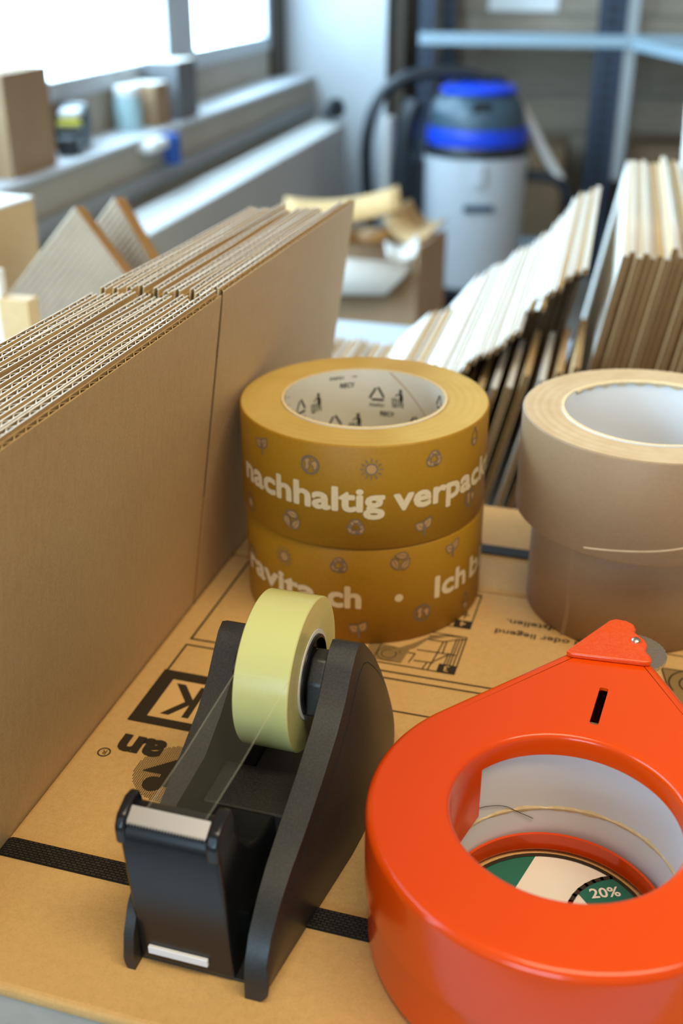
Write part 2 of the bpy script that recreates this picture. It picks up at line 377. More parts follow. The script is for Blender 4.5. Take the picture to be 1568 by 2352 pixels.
# instruction pictures 3 and 4 and their captions
L += [(stroke([(-.1130, .4043), (-.0666, .4045), (-.0665, .4356), (-.1125, .4356), (-.1130, .4043)], .0007), IK, .0001), (rect(-.0748, .4040, -.0668, .4108), IK, .0002), (up(text2d('3', .0045), -.0708, .4096), 'kraft_print', .0003)]
L += [(stroke([(-.113, .4435), (-.0666, .4435), (-.0664, .4751), (-.113, .4751), (-.113, .4435)], .0007), IK, .0001), (rect(-.0748, .4435, -.0666, .4500), IK, .0002), (up(text2d('4', .0045), -.0706, .4489), 'kraft_print', .0003)]
L += [([[(-.1095, .4062), (-.0920, .4062), (-.0905, .4180), (-.1100, .4200)]], 'ink_grey', .0001), (stroke([(-.1050, .406), (-.1045, .419)], .0005), IK, .00015), (stroke(arc(-.099, .412, .0035, 0, 360), .0005), IK, .00015), (stroke(arc(-.099, .412, .0055, 20, 300), .0004), IK, .00015)]
L += [([[(-.0975, .4135), (-.0885, .4200), (-.0840, .4290), (-.0760, .4330), (-.0835, .4318), (-.0905, .4230), (-.0985, .4155)]], 'ink_grey', .00018)]
for a in ([(-.0885, .408), (-.0872, .4155)], [(-.0872, .4155), (-.0905, .4155)], [(-.0790, .4045), (-.0775, .4175), (-.0765, .4290)], [(-.0815, .4040), (-.0805, .4095)], [(-.0865, .4100), (-.0775, .4105)], [(-.0870, .4190), (-.0690, .4195)], [(-.0750, .4195), (-.0750, .4290)],
          [(-.0700, .4110), (-.0695, .4325)], [(-.0712, .4110), (-.0708, .4325)], [(-.0684, .4110), (-.0680, .4340)], [(-.0775, .4120), (-.0722, .4190)], [(-.0725, .4110), (-.0722, .4200)], [(-.0840, .4290), (-.0765, .4290), (-.0705, .4325)], [(-.0705, .4330), (-.0670, .4335)], [(-.0840, .4320), (-.0760, .4345), (-.0690, .4352)]):
    L += [(stroke(a, .0006), IK, .0002)]
for a in ([(-.071, .452), (-.0705, .458), (-.0735, .461)], [(-.073, .455), (-.069, .4555)], [(-.0765, .455), (-.074, .464)]): L += [(stroke(a, .0006), IK, .0002)]
L += [(up(text2d('nd oder liegend', .0043, .0445, .012, 'RIGHT'), -.0546, .4475), IK, .0001), (up(text2d('ufstellen.', .0043, .0255, .012, 'RIGHT'), -.0507, .4575), IK, .0001)]
L += [(stroke([(.0, .4488), (.2, .4480)], .0006), IK, .0001), ([[(.0235, .4363), (.07, .4380), (.075, .41), (.030, .405)]], 'ink_grey', .0001)]
for r in (.0035, .0065): L += [(stroke(arc(.038, .4265, r, 0, 360, 20), .0007), IK, .0002)]
L += [(disc(.038, .4265, .0033), 'kraft_print', .00015), (stroke([(.0235, .4363), (.07, .4380)], .0006), IK, .0002), (stroke([(.0235, .4363), (.030, .405)], .0006), IK, .0002), (stroke(arc(.038, .4265, .011, 100, 215), .0007), IK, .0002)]
flat('print', L, ct, ctop)

def strap(name, label, ya, yb):
    s = thing(name, label, 'strap', boxf(0, (ya+yb)/2, TZ), (0, 0, -BOX), 'packing straps round the carton'); w = (yb-ya)/2; b = MB(); r = .004
    path = []
    for cx, cz, a0 in ((X1-r, h-r, 0), (X0+r, h-r, 90), (X0+r, r, 180), (X1-r, r, 270)):
        path += [(cx, cz, R_(a0+15*k)) for k in range(7)]
    L_ = []
    for off in (.0001, .0009):
        for sy in (-w, w): L_.append([(cx+(r+off)*cos(a), sy, cz+(r+off)*sin(a)) for cx, cz, a in path])
    order = [L_[0], L_[1], L_[3], L_[2]]
    b.loops(order, True, 0, wrap=True); b.build('band', 'strap', s, smooth=30)
    MB().box((.26, -w-.0015, h+.0009), (.285, w+.0015, h+.0022)).build('clip', 'steel', s, smooth=0, bevel=.0005)
strap('packing_strap', 'black woven strap across the carton near the black dispenser foot', .2478, .2566)
strap('packing_strap', 'black woven strap across the carton behind the stacked tape rolls', .5198, .5290)

# ------------------------------------------------------------------ left stack of flattened cartons
LEAN = math.atan(.15); SH = .2608/cos(LEAN)
def corr(b, xa, xb, y0, y1, z1, bend, pitch=.0068, edge=1, depth=.03, z0=0, lt=.00042):
    n = max(3, int((y1-y0)/.012)); ys = [y0+(y1-y0)*i/n for i in range(n+1)]
    for p, q in ((xa, xa+lt), (xb-lt, xb)):
        vs = []; fs = []
        for y in ys:
            d = bend(y); vs += [(p+d, y, z0), (q+d, y, z0), (q+d, y, z1), (p+d, y, z1)]
        for i in range(n):
            a = 4*i; c = a+4
            fs += [(a, c, c+3, a+3), (a+1, a+2, c+2, c+1)]
        fs += [(0, 3, 2, 1), (4*n, 4*n+1, 4*n+2, 4*n+3)]
        b.add(vs, fs, 0); b.add([(x, y, z) for x, y, z in vs], [(4*i+3, 4*i+7, 4*i+6, 4*i+2) for i in range(n)], edge)
    m = int((y1-y0)/(pitch/2)); w = .00019; pts = []
    for i in range(m+1):
        y = y0+.0004+i*pitch/2; pts.append((xa+lt if i % 2 else xb-lt, y))
    zt = z1-.0004
    for (xa_, ya_), (xb_, yb_) in zip(pts, pts[1:]):
        # each flute wall is a slightly bowed plate
        d0, d1 = bend(ya_), bend(yb_); dx, dy = xb_-xa_, yb_-ya_; l = sqrt(dx*dx+dy*dy); nx, ny = -dy/l*w, dx/l*w
        V = [(xa_+d0+nx, ya_+ny), (xa_+d0-nx, ya_-ny), (xb_+d1-nx, yb_-ny), (xb_+d1+nx, yb_+ny)]
        b.add([(x, y, zt-depth) for x, y in V]+[(x, y, zt) for x, y in V], [(0, 1, 5, 4), (2, 3, 7, 6), (1, 2, 6, 5), (3, 0, 4, 7)], 2)
        b.add([(x, y, zt) for x, y in V], [(0, 1, 2, 3)], edge)
NC = 10; PT = .0055
for i in range(NC):
    lab = 'flattened brown carton at the front of the leaning stack' if i == 0 else ('flattened brown carton at the very back of the leaning stack' if i == NC-1 else 'flattened brown carton, %s from the front of the leaning stack' % ORD[i])
    base = boxf(-.205-.1*.15-i*PT/cos(LEAN), 0, TZ)
    c = thing('flattened_carton', lab, 'carton', base, (0, LEAN, -BOX), 'flattened cartons in the leaning stack')
    ph = random.uniform(0, 6); am = .0005 if i else .0
    def bend(y, ph=ph, am=am, i=i):
        d = am*sin(y*23+ph)+am*.5*sin(y*61+2*ph)
        if i == 4: d -= .0012*math.exp(-((y-.345)/.02)**2)
        if i in (3, 4): d += .0010/(1+math.exp(-(y-.385)/.006))-.0005
        return d
    e1 = .640 if i == 0 else (.604+random.uniform(0, .016)); t2 = 0 if i else 0
    hz = SH-(0 if i == 0 else random.uniform(.0, .003))
    def split(y): return y-(.42+.002*(i % 3))
    sp = .4300 if i == 0 else .424+random.uniform(-.004, .004)
    for k, (ya, yb) in enumerate(((.12, sp-.0012 if i == 0 else sp-.004), (sp+.0012 if i == 0 else sp+.004, e1))):
        # front wall (face away from the neighbour) and rear wall of the folded box
        b = MB(); dz = -.0022 if i else (-.0012 if k == 0 else 0)
        corr(b, -.0027, 0, ya, yb, hz+dz, bend, edge=3)
        b.build('front_panel', ['kraft', 'edge', 'flute_shade', 'edge_tan'], c, smooth=0, fix=False)
        b = MB(); corr(b, -.0054, -.00275, ya, yb-(.012 if i == 0 and k else 0), hz+.0006, bend, edge=1)
        b.build('rear_panel', ['kraft', 'edge', 'flute_shade'], c, smooth=0, fix=False)
    MB().box((-.0052, .121, .0), (-.0002, e1-.001, .16)).build('fold', 'kraft_dark', c, smooth=0)

# ------------------------------------------------------------------ gold printed tape rolls
def ic_sun(): return [(disc(0, 0, .46), 'print_tan', .00014), (ring(0, 0, .44, .58), 'print_grey', .0002)]+[(stroke([(.74*cos(a), .74*sin(a)), (1.0*cos(a), 1.0*sin(a))], .12), 'print_grey', .0002) for a in [2*pi*k/12 for k in range(12)]]
def ic_globe():
    return [(ring(0, 0, .78, .95), 'print_grey', .0002),
            ([[(-.6, .45), (-.2, .7), (0, .5), (-.15, .1), (-.05, -.15), (-.3, -.6), (-.55, -.3), (-.45, .0)]], 'print_tan', .00014), ([[(.15, .3), (.5, .5), (.75, .2), (.6, -.35), (.35, -.5), (.3, -.1), (.05, .1)]], 'print_tan', .00014),
            (stroke([(-.6, .45), (-.2, .7), (0, .5), (-.15, .1), (-.05, -.15), (-.3, -.6), (-.55, -.3), (-.45, .0)], .1, True), 'print_grey', .0002), (stroke([(.15, .3), (.5, .5), (.75, .2), (.6, -.35), (.35, -.5), (.3, -.1), (.05, .1)], .1, True), 'print_grey', .0002)]
def ic_recycle():
    o = []; A = [(-.86, -.02), (-.48, .62), (-.24, .86), (.24, .86), (.62, .36), (.20, .30), (.04, .50), (-.12, .48), (-.44, -.06)]
    for k in range(3):
        o += [(tf([A], .92, 0, -.06, 120*k), 'print_tan', .00014), (tf(stroke(A, .13, True), .92, 0, -.06, 120*k), 'print_grey', .0002),
              (tf(stroke([(-.34, .70), (-.12, .48)], .1)+stroke([(-.62, .1), (-.40, .36)], .08), .92, 0, -.06, 120*k), 'print_grey', .00026)]
    return o
def ic_sprout():
    o = []
    for rot, L_ in ((150, 1.1), (55, 1.25)):
        o += [(tf(leaf(L_, .42), 1, 0, -.25, rot), 'print_tan', .00014), (tf(stroke(leafline(L_, .42), .14, True), 1, 0, -.25, rot), 'print_grey', .0002), (tf(stroke([(0, 0), (L_*.62, .02)], .1), 1, 0, -.25, rot), 'print_grey', .0002)]
    return o+[(stroke([(0, -.25), (.04, -1.0)], .2), 'print_grey', .0002)]
def ic_leafcycle():
    o = []
    for k in range(3):
        a = R_(120*k+35); p = (.88*cos(a), .88*sin(a)); rt = 120*k+35+138
        o += [(tf(leaf(1.35, .36), 1, p[0], p[1], rt), 'print_tan', .00014), (tf(stroke(leafline(1.35, .36), .13, True), 1, p[0], p[1], rt), 'print_grey', .0002),
              (tf(stroke([(.1, 0), (1.0, 0)], .08), 1, p[0], p[1], rt), 'print_grey', .0002)]
    return o
def ic_drop():
    P = [(0, 1), (.35, .45), (.55, 0), (.45, -.5), (0, -.8), (-.45, -.5), (-.55, 0), (-.35, .45)]
    return [(stroke(P, .15, True), 'print_grey', .0002), (disc(0, -.45, .3), 'print_tan', .00014), (ring(0, -.45, .28, .4, 16), 'print_grey', .0002)]
IC = dict(sun=ic_sun, globe=ic_globe, recycle=ic_recycle, sprout=ic_sprout, leafcycle=ic_leafcycle, drop=ic_drop)
GC = (.011, .4904); GR = .0597
def tape_roll(label, cx, cy, z0, z1, Rr, rc, mats, grp=None, rings=(), core_t=.0016, name='tape_roll'):
    t_ = thing(name, label, 'tape roll', (cx, cy, z0), (0, 0, 0), grp); H = z1-z0; e = .0008
    ri = rc+core_t
    prof = [(ri, .0004), (Rr-e, 0), (Rr, e), (Rr, H-e), (Rr-e*.4, H-e*.3), (Rr-e, H)]
    k = 14
    for i in range(1, k): prof.append((Rr-e-(Rr-e-ri)*i/k, H-(.00025 if i % 3 == 1 else 0)-(.0003 if i in rings else 0)))
    prof.append((ri, H-.0002))
    b = MB(); b.lathe(prof, 160, 0, wrap=True)
    n = 160
    for p in range(len(b.f)):
        if p//n >= 5 and p//n < len(prof)-1: b.m[p] = 1
    b.build('tape', [mats[0], mats[1]], t_, smooth=50)
    b = MB().lathe([(rc, .0002), (ri-.0001, .0002), (ri-.0001, H+.0004), (rc+.0002, H+.0006), (rc, H)], 128, 0, wrap=True)
    for p in range(len(b.f)): b.m[p] = 1 if p//128 in (2, 3) else 0
    b.build('core', [mats[2], mats[3]], t_, smooth=50)
    return t_
gl = tape_roll('gold printed paper tape roll under an equal roll', GC[0]+.0008, GC[1], 0, .0509, GR-.0004, .0383, ('gold', 'gold_side', 'core', 'core_edge'), 'gold tape rolls')
gu = tape_roll('gold printed paper tape roll on top of an equal roll', GC[0], GC[1], .0510, .1021, GR, .0383, ('gold', 'gold_side', 'core', 'core_edge'), 'gold tape rolls')
IS = .0049
def icons(lst, z0, par, R):
    for nm, th, z in lst: wrapped(nm+'_icon', [(tf(p, IS), m, l, th, z-z0) for p, m, l in IC[nm]()], par, R)
def arctext(txt, th0, th1, base, hgt, R, bold): 
    w = R_(th1-th0)*R
    P = text2d(txt, hgt, w, bold, 'LEFT')      # heavy weight: the glyphs spread outwards in eight thin layers
    return [(tf(P, 1, .00054*cos(pi*k/4), .00054*sin(pi*k/4)), 'print_cream', .00015+.00002*k, th0, base) for k in range(8)]
wrapped('lettering', arctext('nachhaltig', -68.5, 7.5, .0200, .0112, GR, .006)+arctext('verpackt', 12, 78, .0200, .0112, GR, .006), gu, GR)
icons([('sprout', -51.8, .0935), ('globe', -24.5, .0912), ('sun', 2, .0914), ('recycle', 30, .0932), ('drop', 56, .0955), ('globe', 55, .0653), ('sun', -65, .0585), ('leafcycle', -34.3, .0615), ('recycle', -4.4, .063), ('sprout', 26.4, .0605)], .051, gu, GR)
GR2 = GR-.0004
wrapped('lettering', arctext('ravita', -72, -23.8, .0203, .0110, GR2, .006)+[(disc(0, .0015, .0016), 'print_cream', .0002, -22, .0203)]+arctext('ch', -17.5, -3, .0203, .0110, GR2, .006)+[(disc(0, 0, .0021), 'print_cream', .0002, 14.5, .0246)]+arctext('Ich', 33, 53.5, .0203, .0110, GR2, .006)+arctext('bin', 58, 86, .0203, .0110, GR2, .006), gl, GR2)
icons([('sun', -40.5, .0399), ('recycle', -12.6, .0426), ('leafcycle', 15, .0441), ('sprout', 42.8, .0439), ('globe', 26.5, .0137), ('drop', 55.4, .0085), ('sprout', -3.5, .0087), ('globe', -69.5, .0281)], 0, gl, GR2)
# disposal marks printed inside the upper core
def c_tri():
    P = [(0, 1), (.95, -.65), (-.95, -.65)]; o = []
    for i in range(3):
        a, b_ = P[i], P[(i+1) % 3]; o += stroke([(a[0]*.86+b_[0]*.14, a[1]*.86+b_[1]*.14), (a[0]*.22+b_[0]*.78, a[1]*.22+b_[1]*.78)], .24)
    return o
def c_man():
    return disc(.25, .95, .2, 12)+[[(.05, .7), (.45, .72), (.6, .2), (.55, -.2), (.1, -.2), (.15, .35)], [(.12, -.2), (.3, -.2), (.22, -1), (.08, -1)], [(.38, -.2), (.56, -.2), (.66, -1), (.5, -1)]]+stroke([(.1, .6), (-.35, .3)], .14)+stroke([(-.75, -.1), (-.1, -.1), (-.2, -1), (-.65, -1), (-.75, -.1)], .1)+stroke([(-.5, -.1), (-.5, -1)], .06)+stroke([(-.32, -.1), (-.36, -1)], .06)
CR = .0383; ci = []
for th, z in ((168.8, .0893), (-124.4, .0884), (-157.6, .0745), (136, .0770), (-159.5, .1045), (104, .0955), (-90, .104)):
    for p, dx, dz in ((tf(c_tri(), .0046), 0, 0), (tf(c_man(), .0046), -17.2, -.0012), (text2d('PAP21', .0016, .0074, .02), 0, -.0068), (text2d('RECY', .0024, .0078, .03), -8.5, -.0115)):
        q = [r for r in p if all(z+dz-.051+y < .0507 for x, y in r)]
        if q: ci.append((q, 'core_print', .00015, th+dx, z+dz-.051))
ci.append((stroke([(-.0005, .0505), (.0250, .030)], .0005), 'print_tan', .0001, 158, 0))
wrapped('core_print', ci, gu, CR, True)

# ------------------------------------------------------------------ brown paper tape rolls
bl = tape_roll('smaller plain brown paper tape roll under a wider brown roll', .1432, .4719, 0, .0524, .0492, .0400, ('brown_tape', 'brown_side', 'core_white', 'core_edge'), 'plain brown tape rolls')
bu = tape_roll('wide plain brown paper tape roll on top of a smaller brown roll', .1442, .4713, .0525, .1023, .0594, .0400, ('brown_tape', 'brown_side', 'core_white', 'core_edge'), 'plain brown tape rolls', rings=(3, 6))
b = MB()
def onroll(R, th, z): t = R_(th); return (R*sin(t), -R*cos(t), z)
pts = [(-49+.6*sin(k*1.1), .0522-.052*k/10) for k in range(11)]
b.loops([[onroll(.0492, a-.6, z), onroll(.0497, a-.25, z), onroll(.04965, a+.2, z), onroll(.0492, a+2.2, z)] for a, z in pts], False)
b.build('tape_end', 'brown_tape', bl)
b = MB(); pts = [(-38+k*2.25, .0030+.0003*k+.000004*k*k+.0004*sin(k*.25)) for k in range(41)]
b.loops([[onroll(.0594, a, z), onroll(.05955, a, z+.0004), onroll(.0594, a, z+.0010)] for a, z in pts], False)
b.build('tape_crease', 'brown_side', bu)
b = MB(); L0 = []
for k in range(33):
    t = R_(120+110*k/32); w = .0006+.0005*abs(sin(k*2.3)); L0.append([(.0402*sin(t), -.0402*cos(t), .0505), ((.0397-w)*sin(t), -(.0397-w)*cos(t), .0499), (.0399*sin(t), -.0399*cos(t), .0480-.0008*sin(k*1.7))])
b.loops(L0, False); b.build('torn_core_rim', 'core_edge', bu)

# ------------------------------------------------------------------ black desk tape dispenser
DB = (-.114, .285)
dp = thing('tape_dispenser', 'black plastic desk tape dispenser holding clear tape', 'tape dispenser', boxf(DB[0], DB[1], 0), (0, 0, -BOX))
prof = [(.216, .0075), (.2172, .014), (.2215, .0220), (.2300, .0295), (.238, .0342), (.252, .0398), (.269, .0459), (.284, .0525), (.294, .0590), (.3015, .0670), (.3065, .0718), (.3110, .0733), (.3160, .0705), (.323, .0632), (.331, .0540), (.338, .0440), (.345, .0330), (.351, .0215), (.3555, .0100), (.3575, .0008)]
def cheek(side):
    def xi(y): return .0185 if side > 0 else interp([(.216, -.0190), (.244, -.0190), (.264, -.0145)], y+DB[1])
    P = [(y-DB[1], z) for y, z in prof]
    n = len(P); rows = 8
    def outer(y, z, zt):
        yy = y+DB[1]
        base = interp([(.216, .0236), (.2266, .0252), (.248, .0283), (.288, .0345), (.32, .0365), (.345, .034), (.358, .029)], yy)
        top = interp([(.216, .0255), (.25, .0275), (.30, .0282), (.32, .0290), (.345, .030), (.358, .029)], yy)
        f = z/zt if zt > 1e-4 else 0
        w = base+(top-base)*f+.0018*sin(pi*min(1, f))*(1 if f < 1 else 0)
        if side < 0: w = .0236+(w-.0285)*.4
        return side*w
    b = MB(); G = []
    for y, z in P: G.append([(outer(y, z*j/rows, z), y, z*j/rows) for j in range(rows+1)])
    b.loops(G, False)                                    # outer skin
    b.loops([[(xi(y), y, 0), (xi(y), y, z)] for y, z in P], False)
    b.loops([[(xi(y), y, z), G[i][rows]] for i, (y, z) in enumerate(P)], False)
    b.loops([[(xi(y), y, 0), G[i][0]] for i, (y, z) in enumerate(P)], False)
    b.add([(xi(P[0][0]), P[0][0], 0)]+G[0]+[(xi(P[0][0]), P[0][0], P[0][1])], [tuple(range(rows+3))])
    b.add([(xi(P[-1][0]), P[-1][0], 0)]+G[-1]+[(xi(P[-1][0]), P[-1][0], P[-1][1])], [tuple(range(rows+3))[::-1]])
    o = b.build('side_wall', 'black', dp, smooth=50, bevel=.0016)
    # parting line along the outside
    s = MB(); pts = []
    for y, z in P[3:-1]:
        f = .90; pts.append((outer(y, z*f, z)+side*.00002, y, z*f-.001))
    s.tube(pts, .00028, 6); s.build('parting_line', 'hole', o)
    return o
cheek(1); cheek(-1)
def Dp(lst): return [(y-DB[1], z) for y, z in lst]
# front column with the cutter, curved into the tray
cp = Dp([(.2205, .0012), (.2200, .030), (.2195, .0520), (.2200, .0548), (.2222, .0575), (.2285, .0598), (.2308, .0590), (.2325, .0540), (.2355, .0460), (.2410, .0385), (.2490, .0335), (.2600, .0310), (.2640, .0308), (.2640, .0012)])
MB().prism(cp, lambda y, z: (-.0190-.043*z, y, z), lambda y, z: (.0135-.043*z, y, z)).build('front_column', 'black_gloss', dp, smooth=30, bevel=.0012)
MB().box((-.0144, .2641-DB[1], .0012), (.0184, .2862-DB[1], .0308)).build('tray', 'black', dp, smooth=0, bevel=.0008)
MB().box((.0136, .2380-DB[1], .0012), (.0184, .2640-DB[1], .0120)).build('tray_side', 'black', dp, smooth=0, bevel=.0008)
MB().box((-.0144, .2863-DB[1], .0012), (.0184, .345-DB[1], .006)).build('floor_plate', 'black', dp, smooth=0, bevel=.0008)
MB().box((-.0225, .2212-DB[1], 0), (.0245, .350-DB[1], .0011)).build('base_pad', 'black', dp, smooth=0, bevel=.0003)
for x0, x1 in ((-.0225, -.0192), (.0070, .0112)):
    MB().prism(Dp([(.2193, .050), (.2190, .0565), (.2212, .0602), (.2275, .0625), (.2316, .0618), (.2328, .0585), (.2335, .0520), (.2260, .0500)]), lambda y, z: (x0, y, z), lambda y, z: (x1, y, z)).build('column_ear', 'black_gloss', dp, smooth=30, bevel=.0010)
b = MB(); nt_ = 26
for i in range(nt_):
    x0 = -.0190+i*.0258/nt_; x1 = x0+.0258/nt_
    b.prism([(x0, 0), (x1, 0), (x1, .0050), ((x0+x1)/2, .0060), (x0, .0050)], lambda x, q: (x, .2258-DB[1]-q*.87, .0603-q*.52), lambda x, q: (x, .2255-DB[1]-q*.87, .0609-q*.52))
b.build('cutter_blade', 'chrome', dp, smooth=0)
MB().box((-.0155, .2191-DB[1], .0054), (.0050, .2204-DB[1], .0084)).build('label_strip', 'label', dp, smooth=0, bevel=.0003)
MB().prism(Dp([(.295, .0500), (.2975, .0625), (.3035, .0690), (.3110, .0690), (.3155, .0600), (.3140, .0480), (.306, .0440)]), lambda y, z: (.0128, y, z), lambda y, z: (.0188, y, z)).build('hub_boss', 'black', dp, smooth=30, bevel=.001)
MB().lathe([(.0001, -.0142), (.0095, -.0142), (.0095, .0128), (.0001, .0128)], 40, axis='x', c=(0, .306-DB[1], .0605)).build('axle', 'black_gloss', dp)

tr = thing('clear_tape_roll', 'roll of clear yellowish tape sitting in the black dispenser', 'tape roll', boxf(-.1115, .306, .0605), (0, 0, -BOX))
MB().lathe([(.0166, -.0100), (.0278, -.0100), (.0283, -.0096), (.0283, .0096), (.0278, .0100), (.0250, .0098), (.0225, .0100), (.0200, .0097), (.0166, .0100)], 128, axis='x', wrap=True).build('tape', 'clear_tape', tr, smooth=40)
MB().lathe([(.0148, -.0100), (.0165, -.0100), (.0165, .0102), (.0148, .0102)], 64, axis='x', wrap=True).build('core', 'tape_core', tr, smooth=40)
MB().lathe([(.0098, -.0105), (.0147, -.0105), (.0147, .0108), (.0135, .0112), (.0130, .0090), (.0098, .0090)], 64, axis='x', wrap=True).build('hub_wheel', 'black_gloss', tr, smooth=40)
# loose strand of film from the roll to the cutter
pa = [(-.0252, .0135, 0), (-.0285, .0132, 0), (-.042, .0095, -.0018), (-.058, .0045, -.0042), (-.0750, .0004, -.0068), (-.0800, -.0002, -.0074)]
b = MB(); W2 = .0098
for k, (x0, x1, mi) in enumerate(((-W2, -W2+.0006, 1), (-W2+.0006, W2-.0006, 0), (W2-.0006, W2, 1))):
    b.loops([[(x0+dx, y, z), (x1+dx, y, z)] for y, z, dx in pa], False, mi)
b.build('film_strand', ['film', 'film_edge'], tr, smooth=60)

# ------------------------------------------------------------------ red hand dispenser for packing tape
RA = R_(21.5); RC = (.0704, .2598); RH = .0536
rd = thing('packing_tape_dispenser', 'glossy red metal hand dispenser for packing tape', 'tape dispenser', (RC[0], RC[1], 0), (0, 0, -RA))
def outline(d, n=180):
    cs = [((0, 0), .063), ((-.007, .095), .004), ((.007, .095), .004)]; out = []
    th = [2*pi*i/n for i in range(n)]
    for a in th:
        nx, ny = cos(a), sin(a); c, r = max(cs, key=lambda q: q[0][0]*nx+q[0][1]*ny+q[1])
        out.append((c[0]+(r-d)*nx, c[1]+(r-d)*ny))
    return out
def plate(b, d, z, hr, slot, flip=False, hole=True):
    bm = bmesh.new(); E = []
    def loop(P):
        V = [bm.verts.new((x, y, z)) for x, y in P]
        for i in range(len(V)): E.append(bm.edges.new((V[i], V[(i+1) % len(V)])))
    o = outline(d); P = [o[0]]
    for p in o[1:]:
        if (p[0]-P[-1][0])**2+(p[1]-P[-1][1])**2 > 1e-9: P.append(p)
    loop(P)
    loop([(hr*cos(2*pi*i/120), hr*sin(2*pi*i/120)) for i in range(120)])
    if slot: loop(slot)
    bmesh.ops.triangle_fill(bm, edges=E, use_beauty=True, use_dissolve=False)
    bm.verts.index_update(); b.add([v.co[:] for v in bm.verts], [[v.index for v in f.verts] for f in bm.faces]); bm.free()
slotP = []
for cx, cy, a0 in ((.0016-.0008, .0682-.0008, 0), (-.0015+.0008, .0682-.0008, 90), (-.0015+.0008, .0456+.0008, 180), (.0016-.0008, .0456+.0008, 270)):
    slotP += [(cx+.0008*cos(R_(a0+30*k)), cy+.0008*sin(R_(a0+30*k))) for k in range(4)]
def shell(name, ztop, zseam, sign, slot, lipd, shrink):
    b = MB(); er = .0032; L_ = []
    L_.append([(x, y, ztop) for x, y in outline(shrink+er+.0015)])
    for k in range(7):
        a = R_(90*k/6); L_.append([(x, y, ztop-sign*(er-er*cos(a))) for x, y in outline(shrink+er-er*sin(a))])
    L_.append([(x, y, zseam) for x, y in outline(shrink)])
    L_.append([(x, y, zseam) for x, y in outline(shrink+.0012)]); L_.append([(x, y, ztop-sign*.0025) for x, y in outline(shrink+.0016)])
    b.loops(L_, True)
    plate(b, shrink+er+.0015, ztop, .0402, slot)
    plate(b, shrink+.0016, ztop-sign*.0013, .0376, slot)
    lr = .0366; P = [(.0402, ztop)]+[(lr+.0022-.0022*sin(R_(90*k/5)), ztop-sign*(.0022-.0022*cos(R_(90*k/5)))) for k in range(6)]+[(lr, ztop-sign*lipd), (lr+.0010, ztop-sign*lipd), (lr+.0010, ztop-sign*.0013)]
    b.lathe(P, 120)
    if slot: b.loops([[(x, y, ztop) for x, y in slot], [(x, y, ztop-sign*.0013) for x, y in slot]], True)
    return b.build(name, 'red', rd, smooth=40, fix=True)
top = shell('upper_shell', RH, .0258, 1, slotP, .0085, 0)
bot = shell('lower_shell', 0.0004, .0270, -1, None, .0085, .0013)
# guide tab hanging from the lip on the left
b = MB(); b.loops([[(r*cos(R_(a)), r*sin(R_(a)), z) for r, z in ((.0367, RH-.008), (.0367, .0285-.010*max(0, cos(R_((a-172)*3)))), (.0375, .0285), (.0375, RH-.008))] for a in range(150, 200, 5)], True); b.build('guide_tab', 'red', rd)
# blade guard, rivet, blade
G0 = [(-.0166, .0850), (-.0170, .0838), (-.0160, .0828), (-.0145, .0826), (.0118, .0868), (.0135, .0876), (.0141, .0892), (.0133, .0915), (.0112, .0940), (.0110, .0958), (.0112, .0985), (.0098, .1018), (.0068, .1046), (.0052, .1062), (.0054, .1085), (.0042, .1115), (.0010, .1132), (-.0032, .1130), (-.0052, .1112)]
MB().prism(G0, lambda x, y: (x, y, RH+.0001), lambda x, y: (x, y, RH+.0024)).build('blade_guard', 'red_dark', rd, smooth=40, bevel=.0007)
MB().lathe([(.0001, RH+.0036), (.0010, RH+.0035), (.0017, RH+.0029), (.0018, RH+.0022)], 24, c=(.0066, .0998, 0)).build('rivet', 'steel', rd)
b = MB(); n = 72; O = [(.0062+(.0125+.00035*(i % 2))*cos(2*pi*i/n), .0965+(.0125+.00035*(i % 2))*sin(2*pi*i/n)) for i in range(n)]
b.prism(O, lambda x, y: (x, y, RH-.0022), lambda x, y: (x, y, RH-.0006)); b.build('blade', 'steel', rd, smooth=30)
# roll of packing tape inside
ix, iy = .0704+.0010, .2598-.0004
ip = thing('packing_tape_roll', 'packing tape roll with torn white core inside the red dispenser', 'tape roll', (ix, iy, .0052))
IH = .0425
MB().lathe([(.0406, 0), (.0545, 0), (.0545, IH), (.0406, IH)], 96, wrap=True).build('tape', 'brown_tape', ip, smooth=40)
MB().lathe([(.0392, -.0003), (.0405, -.0003), (.0405, IH+.0003), (.0392, IH+.0003)], 128, wrap=True).build('core', 'core_white', ip, smooth=40)
tear = []
for k in range(60):
    a = -100+200*k/59; zc = .0150+.0010*sin(k*.16)-.0006*(abs(a)/60)**2; w = .0004+.0007*abs(sin(k*1.9))*abs(sin(k*.31))+.0006*abs(sin(k*.63)); tear.append((a, zc, w))
b = MB(); b.loops([[((.0392-rr)*sin(R_(180-a)), -(.0392-rr)*cos(R_(180-a)), z_) for rr, z_ in ((.0, zc+w), (.0004, zc+.2*w), (.0003, zc-.3*w), (0, zc-w))] for a, zc, w in tear], False); b.build('torn_strip', 'core_edge', ip, smooth=0)
hp = [((.0388)*sin(R_(180-a)), -.0388*cos(R_(180-a)), z_) for a, z_ in ((-72, .0225), (-55, .0228), (-38, .0215), (-22, .0178), (-12, .0130), (-4, .0095))]
hr_ = MB().tube(catmull(hp, 6), .00012, 6).build('loose_hair', 'hair', None, loc=(ix, iy, .0052)); tag(hr_, 'single dark hair lying on the white core in the red dispenser', 'hair')
